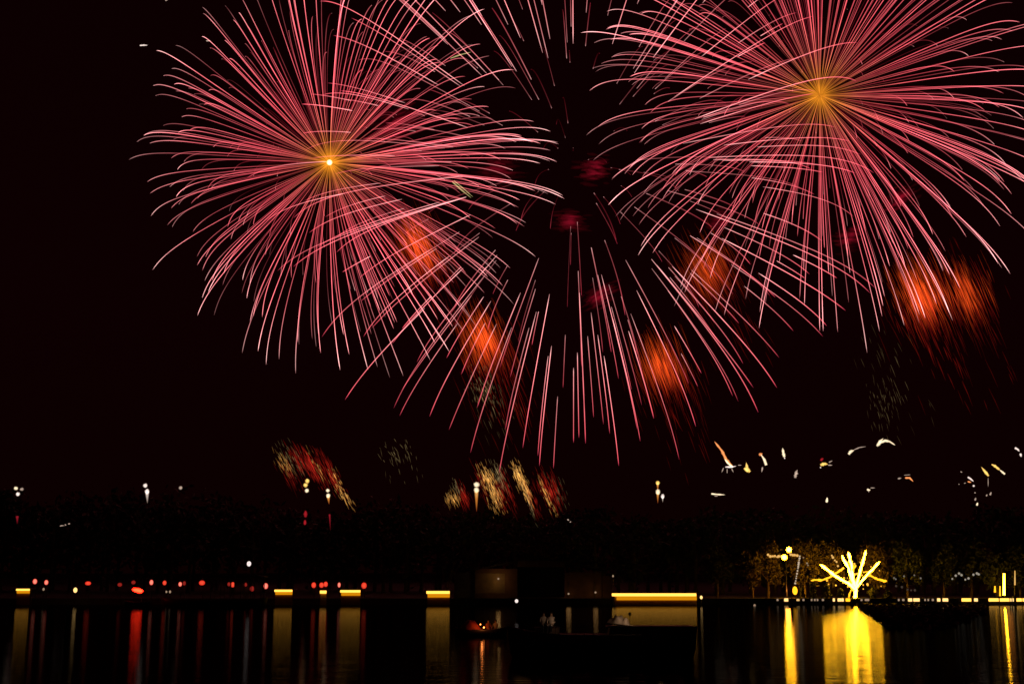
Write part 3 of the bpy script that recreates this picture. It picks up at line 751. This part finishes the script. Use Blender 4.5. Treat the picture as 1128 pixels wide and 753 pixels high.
b = MB(); b.ball(c0 + Vector((.25, -.66, .72)), .07, 8, 6); b.build('lamp', L_boat, t, True)
person('person in an orange lit top seated in the small boat beside its canopy', c0 + Vector((.62, 0, .43)), M_lamplit_cloth, rz=.5)
person('person in a pale top seated at the right end of the small boat', c0 + Vector((1.25, .1, .43)), M_pale_cloth, rz=-.6)

# dark barge in front
B2 = 86.0; c0 = G(664, B2, 0); k = mpp(B2)
t = thing('barge', 'large black flat barge lying in the water before the boathouse', 'boat', c0)
Lb = 208 * k
b = MB(); hull(b, Lb, 3.2, 1.45, c0, n=20); b.build('hull', M_hull, t, True)
b = MB(); b.box(c0 + Vector((0, 0, 1.42)), (Lb * .86, 2.3, .08)); b.build('deck', M_wood, t)
b = MB(); b.box(c0 + Vector((2.95, .2, 1.68)), (5.2, 1.6, .44), taper=.96); b.box(c0 + Vector((2.95, .2, 1.93)), (5.4, 1.8, .07)); b.build('cabin', M_hull, t)
b = MB()
for i in range(9): b.tube([c0 + Vector((-Lb * .42 + i * .55, -1.15, 1.46)), c0 + Vector((-Lb * .42 + i * .55, -1.15, 1.9))], .02, 5)
b.tube([c0 + Vector((-Lb * .42, -1.15, 1.9)), c0 + Vector((-Lb * .42 + 8 * .55, -1.15, 1.9))], .025, 5)
b.build('railing', M_pole, t)
person('person in pale clothes seated on the barge deck, left of two', G(599, B2, 1.46) + Vector((0, .3, .42)), M_pale_cloth, .2)
person('person in pale clothes seated on the barge deck, right of two', G(607.5, B2, 1.46) + Vector((0, .1, .42)), M_pale_cloth, -.3)
b = MB(); p = G(683, B2 - .4, 1.55); i0 = 0; nx_, ny_ = 16, 10
for j_ in range(ny_ + 1):
    for i in range(nx_ + 1):
        u, v = i / nx_ * 2 - 1, j_ / ny_ * 2 - 1
        h = (1 - abs(u) ** 2.5) * (1 - abs(v) ** 2.5) * .5 * (1 + .9 * mnoise.noise(Vector((u * 2.6, v * 2.2, 4)))) - .2 * u
        b.v.append(G(683, B2 + .1, 1.97) + Vector((u * .8, v * .5, max(0, h) + .09 * mnoise.noise(Vector((u * 7, v * 7, 1))))))
for j_ in range(ny_):
    for i in range(nx_): a = j_ * (nx_ + 1) + i; b.face((a, a + 1, a + nx_ + 2, a + nx_ + 1))
b.face([i for i in range(nx_ + 1)][::-1])
tag(b.build('tarpaulin', M_tarp, None, True), 'crumpled pale tarpaulin heaped on the barge cabin roof', 'tarpaulin')
# added fill lamps: hidden bulbs put in to brighten the tarpaulin and seated pair
for (lab, px, dz, rr_) in (('tiny added fill lamp by the tarpaulin on the barge', 694, 1.25, .03), ('tiny added fill lamp by the seated pair on the barge', 612, .9, .03)):
    q = G(px, B2 - .7, 1.46)
    if px < 650:
        bt = MB(); bt.box(G(603, B2, 1.46) + Vector((0, .3, .20)), (1.5, .55, .40)); bt.box(G(603, B2, 1.46) + Vector((0, .3, .41)), (1.6, .6, .04)); tag(bt.build('bench', M_wood), 'low wooden box bench under the seated pair on the barge', 'bench')
    tt = thing('added_fill_lamp', lab, 'lamp', q, 'added fill lamps on the barge')
    b = MB(); b.tube([q, q + Vector((0, 0, dz))], .015, 6); b.build('post', M_pole, tt)
    b = MB(); b.ball(q + Vector((0, .06, dz - .02)), rr_, 8, 6); b.build('bulb', lampmat('added_fill_bulb', (1, .6, .35), 260 if px > 650 else 110), tt, True)
    b = MB(); b.box(q + Vector((0, -.06, dz)), (.16, .03, .2)); b.build('shade', M_pole, tt)  # plate keeps the added bulb out of view

# covered boat on the left with the red lamp boat
B3 = 238.0; c0 = G(236, B3, 0); k = mpp(B3)
t = thing('covered_boat', 'long dark covered boat with a flat roof moored behind red lanterns', 'boat', c0)
b = MB(); hull(b, 118 * k, 3.6, 1.1, c0, n=20); b.build('hull', M_hull, t, True)
b = MB(); zr = P(236, 634, B3).z
b.box(c0 + Vector((4.0, 0, zr - .1)), (62 * k, 3.8, .2)); b.box(c0 + Vector((4.0, 0, zr + .1)), (56 * k, 2.6, .2), taper=.8); b.build('roof', M_roof, t)
for i in range(6):
    for s in (-1, 1):
        b = MB(); b.tube([c0 + Vector((4.0 + (i - 2.5) * 11 * k, s * 1.5, .3)), c0 + Vector((4.0 + (i - 2.5) * 11 * k, s * 1.5, zr - .2))], .07, 6); b.build('post', M_wood, t)
B4 = 236.0; c0 = G(151, B4, 0); k = mpp(B4)
t = thing('red_lit_boat', 'small dark boat carrying a big glowing red light', 'boat', c0)
b = MB(); hull(b, 30 * k, 1.9, .75, c0); b.build('hull', M_hull, t, True)
b = MB(); b.ball(P(152, 649.8, B4), (6.2 * k, 3 * k, 2.5 * k), 14, 8, jit=.35, M=Matrix.Rotation(.22, 3, 'Y')); b.build('light_cover', L_redbig, t, True)
b = MB(); b.box(c0 + Vector((.1, 0, .9)), (1.2, .6, 1.1)); b.build('light_stand', M_wood, t)

# ------------------------------------------------------------------ right shore: the light-wrapped tree
FY = 252.0
t = thing('light_wrapped_tree', 'bare tree with every thick branch wrapped in bright golden fairy lights', 'tree', G(942, FY, 1.0), 'light wrapped trees')
def branch(name, pts, w0, w1, mat, depth=0.0, parent=t, Y=FY):
    k = mpp(Y); b = MB(); n = len(pts); fine = []
    for i in range(n - 1):
        for j in range(6):
            f = j / 6; fine.append((pts[i][0] + (pts[i + 1][0] - pts[i][0]) * f, pts[i][1] + (pts[i + 1][1] - pts[i][1]) * f))
    fine.append(pts[-1]); N = len(fine)
    P3 = [P(x, y, Y + depth * i / (N - 1)) + Vector((random.gauss(0, .04), random.gauss(0, .04), random.gauss(0, .04))) for i, (x, y) in enumerate(fine)]
    R_ = [(w0 + (w1 - w0) * i / (N - 1)) * .78 * k * (1 + random.uniform(-.32, .32)) for i in range(N)]
    R_[-1] *= .4
    b.tube(P3, R_, 8); return b.build(name, mat, parent, True)
branch('trunk', [(942, 658), (942.3, 652), (943.7, 643)], 2.2, 2.0, L_fairy)
branch('branch', [(941.5, 649), (936, 643), (922, 635), (904, 621.5)], 1.9, 1.7, L_fairy, -1.2)
branch('branch', [(941.5, 647), (939.5, 640), (935, 626), (927.6, 612)], 2.4, 1.5, L_fairy, 1.5)
branch('branch', [(942, 646), (939.7, 638), (938, 622), (934.5, 608)], 2.2, 1.7, L_fairy, -.8)
branch('branch', [(943, 645), (946, 634), (948.5, 626), (954, 605.5)], 1.5, 1.3, L_fairy, 1.0)
branch('branch', [(944, 646), (949, 640), (953, 635.5), (968.5, 618.5)], 1.5, 1.4, L_fairy, -1.0)
branch('amber_branch', [(930, 625), (922, 630), (915, 635), (906, 638.4), (893, 639)], 1.3, 1.4, L_fairy2, -1.4)
branch('amber_branch', [(938, 632), (940, 626), (943, 622)], 1.5, 1.2, L_fairy2, -1.4)
branch('amber_branch', [(950, 637), (958, 633), (967, 638), (977, 639.5)], 1.1, 1.5, L_fairy2, 1.4)
branch('amber_branch', [(935, 657), (937, 651), (940.5, 646)], 1.1, 1.1, L_fairy2, .5)
branch('amber_branch', [(951, 630), (957, 629.5), (960, 634)], .8, .9, L_fairy2, .9)
L_twk = lampmat('amber_twinkle', (1, .45, .04), 1.6)
for i in range(34):
    a = random.uniform(.15, 2.99); r = random.uniform(8, 36)
    b = MB(); b.ball(P(942 + r * math.cos(a), 650 - r * math.sin(a) * .95, FY + random.uniform(-2, 2)), random.uniform(.08, .22), 7, 5); b.build('bulb', L_twk, t, True)
pl = bpy.data.lights.new('fairy_light_spill', 'POINT'); pl.energy = 200; pl.color = (1, .27, .03); pl.shadow_soft_size = 2.0
lo = link(bpy.data.objects.new('fairy_light_spill', pl)); lo.location = P(941, 640, FY - 1.5) - t.location; lo.parent = t

# the second wrapped trunk and its slanting light string
def light_string(label, pts, r, mat, n, Y, sag=0.0, name='light_string', group='light strings on the right shore', jit=.5):
    c_ = P(pts[0][0], pts[0][1], Y); tt = thing(name, label, 'light string', c_, group); k = mpp(Y)
    line = []
    for i in range(n):
        f = i / max(1, n - 1) * (len(pts) - 1); a = min(int(f), len(pts) - 2); f -= a
        x, y = pts[a][0] + (pts[a + 1][0] - pts[a][0]) * f, pts[a][1] + (pts[a + 1][1] - pts[a][1]) * f
        line.append(P(x + random.gauss(0, jit * .3), y + sag * math.sin(math.pi * i / max(1, n - 1)) + random.gauss(0, jit), Y))
    b = MB(); b.tube(line, .02, 4); b.build('cable', M_pole, tt)
    for p in line:
        b = MB(); b.ball(p, (r * k * random.uniform(.75, 1.2),) * 3, 8, 6); b.build('bulb', mat, tt, True)
    return tt
random.seed(77)
L_amb = lampmat('amber_bulb', (1, .42, .05), .8, (1, .62, .2))
light_string('horizontal string of amber bulbs left of the double globe lamp', [(846, 611), (855, 612.5), (862, 612)], 1.5, L_amb, 8, 252)
light_string('short string of amber bulbs right of the double globe lamp', [(871, 610), (878, 611)], 1.4, L_amb, 4, 252)
light_string('slanting string of cream bulbs running down to the yellow lamp', [(881, 612), (879, 626), (876, 642)], 1.0, lampmat('cream_bulb', (.8, .6, .4), .7), 13, 252, jit=.2)
light_string('loose handful of amber bulbs above left of the glowing tree', [(916, 612), (918, 615), (921, 618), (923, 623)], 1.3, L_amb, 5, 251)
light_string('two pale bulbs high between the slanting string and the glowing tree', [(885, 614), (889, 619), (890, 622)], .9, L_dim, 3, 251)
light_string('faint scattered bulbs just right of the glowing tree', [(985, 636), (987, 638), (1005, 631), (1014, 636)], 1.1, lampmat('faint_white_bulb', (.7, .6, .5), .22), 5, 256)
light_string('row of small white bulbs in the dark trees toward the right end', [(1049, 637), (1055, 631), (1060, 635), (1066, 636.5), (1075, 631), (1078, 633)], 1.2, lampmat('soft_white_bulb', (.75, .65, .5), .4), 9, 256, jit=1.0)
light_string('dim bulbs low in the dark trees right of the glowing tree', [(987, 645), (1000, 649), (1008, 649)], 1.3, lampmat('very_faint_bulb', (.5, .35, .25), .1), 5, 256)

# double globe street lamp
LY = 251.5; q = G(867, LY, 1.0)
t = thing('street_lamp', 'tall street lamp with two amber globes beside the light strings', 'street lamp', q); k = mpp(LY)
b = MB(); pt = P(869, 605, LY); pb = P(864, 613.5, LY)
b.tube([q, q + Vector((0, 0, .6))], .16, 8); b.tube([q + Vector((0, 0, .6)), Vector((q.x, LY, pt.z - .8))], [.09, .06], 8)
b.tube([Vector((q.x, LY, pt.z - .9)), Vector((pt.x, LY, pt.z - .5))], .04, 6); b.tube([Vector((q.x, LY, pb.z - .9)), Vector((pb.x, LY, pb.z - .4))], .04, 6)
b.build('pole', M_pole, t)
for p_ in (pt, pb):
    b = MB(); b.ball(p_, 2.9 * k, 14, 10); gl_ = b.build('globe', L_globe, t, True)
    b = MB(); b.tube([p_ - Vector((0, 0, 3.9 * k)), p_ - Vector((0, 0, 3.2 * k))], .2, 8); cpo = b.build('collar', M_pole, t)
pl = bpy.data.lights.new('globe_spill', 'POINT'); pl.energy = 200; pl.color = (1, .27, .03); pl.shadow_soft_size = .6
lo = link(bpy.data.objects.new('globe_spill', pl)); lo.parent = t; lo.location = Vector((pt.x, LY - 1.0, pt.z - .9)) - t.location
# yellow glowing bollard lamp
q = G(876, 251.2, 1.0); t = thing('bollard_lamp', 'stout yellow glowing lamp on the quay at the foot of the slanting string', 'lamp', q)
b = MB(); b.ball(P(875.7, 650, 251.2), (2.8 * k, 2.8 * k, 4.6 * k), 12, 8); b.build('lamp_glass', L_fairy2, t, True)
b = MB(); b.box(q + Vector((0, 0, .2)), (.9, .9, .4), taper=.8); b.build('base', M_pole, t)
pl = bpy.data.lights.new('bollard_spill', 'POINT'); pl.energy = 900; pl.color = (1, .30, .03); pl.shadow_soft_size = .5
lo = link(bpy.data.objects.new('bollard_spill', pl)); lo.parent = t; lo.location = Vector((-1.5, -.6, 1.6))

# lamp columns at the right end
def column(label, px, y0, y1, w_, mat, Y=251.5):
    k = mpp(Y); q = G(px, Y, 1.0); tt = thing('light_column', label, 'lamp', q, 'upright light columns at the right end')
    a, c_ = P(px, y1, Y), P(px, y0, Y)
    b = MB(); b.tube([a, (a + c_) / 2, c_], [w_ * k, w_ * k * .8, w_ * k * .6], 8); b.build('light_tube', mat, tt, True)
    b = MB(); b.box(q + Vector((0, 0, .25)), (.7, .7, .5)); b.tube([q, a], .12, 6); b.build('base', M_pole, tt)
    return tt
tc_ = column('tallest and brightest upright light column at the right end', 1106, 631, 655, 1.3, L_fairy)
column('slim beaded upright light column at the right edge', 1118, 628, 644, .9, L_amb)
column('short amber light column left of the brightest one', 1096, 645, 652, 1.2, L_fairy2)
column('short amber light column between the two left ones', 1101.6, 645, 656, 1.0, L_fairy2)
pl = bpy.data.lights.new('column_spill', 'POINT'); pl.energy = 90; pl.color = (1, .30, .04); pl.shadow_soft_size = 1
lo = link(bpy.data.objects.new('column_spill', pl)); lo.parent = tc_; lo.location = Vector((0, -1.5, 3))

# wall lights on the quay face
g_wl = 'wall lights along the right quay'
QL = [(856.5, 1.0, L_dim), (866, 2.2, L_bulb), (879, 1.6, L_amb), (885, 1.0, L_dim), (894, .8, L_dim), (897.5, .8, L_dim), (900.5, .8, L_dim), (906.5, 1.1, L_dim), (918.5, 1.1, L_bulb), (924.5, 1.8, L_bulb), (928, 1.4, L_bulb), (934, 2.4, L_fairy2), (949, 1.0, L_dim), (955, 2.4, L_dim),
      (990, .9, L_dim), (995, 1.2, L_dim), (1002.5, 2.2, L_bulb), (1009.5, 3.4, L_bulb), (1019, .8, L_dim), (1022.5, .8, L_dim), (1027.5, 1.1, L_dim), (1034, 1.7, L_bulb), (1041.3, 3.0, L_bulb), (1064.5, 5.2, L_strip), (1075, 2.0, L_bulb),
      (1094.5, 5.4, L_strip), (1106.5, 5.2, L_strip), (1113.5, .6, L_bulb), (1116, .6, L_bulb), (1122.5, 2.8, L_strip), (1128, 1.6, L_strip)]
ordn = 'first second third fourth fifth sixth seventh eighth ninth tenth eleventh twelfth thirteenth fourteenth fifteenth sixteenth seventeenth eighteenth nineteenth twentieth'.split()
left = [q for q in QL if q[0] < 942]; right = [q for q in QL if q[0] >= 942]
def wall_light(px, hw, mat, label):
    Y = QY - .16; k = mpp(Y); c_ = P(px, 660.2, Y)
    tt = thing('wall_light', label, 'wall light', c_, g_wl)
    b = MB(); b.box(c_ + Vector((0, -.03, 0)), (2 * hw * k, .1, .58 if mat in (L_strip, L_bulb, L_fairy2) else .4)); b.build('lamp_glass', mat, tt)
    b = MB(); b.box(c_ + Vector((0, .07, .0)), (2 * hw * k + .12, .1, .7)); b.build('back_plate', M_pole, tt)
def look(m, hw): return ('wide bright' if hw > 4 else 'bright') if m in (L_strip,) else ('warm' if m in (L_bulb, L_amb, L_fairy2) else 'faint small')
for i, q in enumerate(reversed(left)): wall_light(*q, label=f'{look(q[2], q[1])} quay wall light, {ordn[i]} to the left of the glowing tree trunk')
for i, q in enumerate(right): wall_light(*q, label=f'{look(q[2], q[1])} quay wall light, {ordn[i]} to the right of the glowing tree trunk')

# trees and shrubs of the right shore, lit from below by the lamps
random.seed(8)
g_rt = 'trees of the lit right shore'
for (px, Y, top, lab, sp, n) in (
    (829, 256, 600, 'dark tree with an orange lit trunk left of the double globe lamp', .26, 1100),
    (846, 259, 590, 'tree with a slim lit trunk behind the horizontal amber string', .28, 1300),
    (886, 260, 588, 'tree behind the slanting string with an orange lit lower crown', .30, 1500),
    (913, 262, 592, 'bushy tree behind the left branches of the glowing tree', .32, 1500),
    (962, 261, 590, 'bushy tree behind the right branches of the glowing tree', .32, 1500),
    (1000, 263, 588, 'dark tree over the faint bulbs right of the glowing tree', .33, 1500),
    (1040, 262, 596, 'dark tree left of the row of white bulbs', .33, 1400),
    (1070, 264, 590, 'dark tree behind the row of small white bulbs', .33, 1400),
    (1099, 259, 604, 'tree lit from below behind the short amber columns', .28, 1300),
    (1124, 260, 596, 'tree cut by the right edge behind the slim beaded column', .30, 1300),
    (790, 266, 596, 'unlit tree right of the widest strip lamp', .36, 1500)):
    tree(px, Y, top + 9, lab, sp, n, group=g_rt, foliage=M_leaf if px > 975 or px < 820 else None)  # outer trees take the leaf without lamplight tint, to stay darker
g_sh = 'dark shrubs along the right quay'
def shrub(px, Y, hpy, wpx, label):
    k = mpp(Y); base = G(px, Y, 1.0); H = P(px, hpy, Y).z - 1.0
    tt = thing('shrub', label, 'shrub', base, g_sh)
    b = MB()
    for _ in range(5): b.tube([base, base + Vector((random.gauss(0, .25), random.gauss(0, .2), H * .7))], [.05, .02], 5)
    b.build('stem', M_bark, tt)
    b = MB()
    for _ in range(620):
        z = random.random() ** .8; w_ = wpx * k * .5 * (1 - z ** 2) ** .5 * (.7 + .5 * mnoise.noise(Vector((px, z * 3, 0))))
        a = random.uniform(0, 6.28); r = w_ * math.sqrt(random.random())
        leaf(b, base + Vector((r * math.cos(a), r * math.sin(a), .1 + z * H)), random.uniform(.12, .26))
    b.build('foliage', M_shrub, tt)
shrub(884, 250.8, 646, 8, 'narrow black shrub just right of the stout yellow lamp')
shrub(896, 250.9, 640, 13, 'taller pointed black shrub midway to the glowing tree')
shrub(911, 250.9, 643, 15, 'wide black shrub left of the glowing tree trunk')
shrub(926, 250.7, 648, 12, 'low black shrub nestled against the glowing tree trunk')
shrub(962, 250.9, 646, 16, 'round black shrub right of the glowing tree trunk')
shrub(978, 250.9, 650, 14, 'low black shrub at the dark end right of the glowing tree')

# bed of water plants that hides part of the golden reflection
random.seed(12)
def on_water(px, py):
    a, b_ = (px - PW / 2) / F, (PH / 2 - py) / F
    d = Vector((a, CP - b_ * SP, SP + b_ * CP)); return Vector((0, 0, CAM_Z)) + d * (-CAM_Z / d.z)
c0 = on_water(1000, 676)
t = thing('lotus_bed', 'black bed of lotus leaves floating before the right side of the golden reflection', 'water plants', c0)
b = MB(); st_ = MB()
for _ in range(3600):
    x = 945 + 140 * random.random()
    low = min(691, 668 + (x - 946) * .70) + 5.0 * mnoise.noise(Vector((x * .16, 2, 0)))
    if x > 1040: low -= (x - 1040) * .35
    y = 665.5 + max(.5, low - 665.5) * random.random() ** .75
    p = on_water(x, y); p.z = random.uniform(.06, .34); r = random.uniform(.22, .46)
    nrm = Vector((random.gauss(0, .35), random.gauss(-.1, .35), 1)).normalized(); u = nrm.orthogonal().normalized(); v = nrm.cross(u); i = len(b.v)
    b.v.append(p - nrm * r * .25)
    for q in range(7): an = 2 * math.pi * q / 7; b.v.append(p + (u * math.cos(an) + v * math.sin(an)) * r * random.uniform(.85, 1.1))
    for q in range(7): b.face((i, i + 1 + q, i + 1 + (q + 1) % 7))
    if _ % 3 == 0: st_.tube([Vector((p.x, p.y, -.3)), p - nrm * r * .25], .018, 3)
kind(b.build('lotus_leaves', M_shrub, t), 'stuff'); kind(st_.build('stems', M_bark, t), 'stuff')
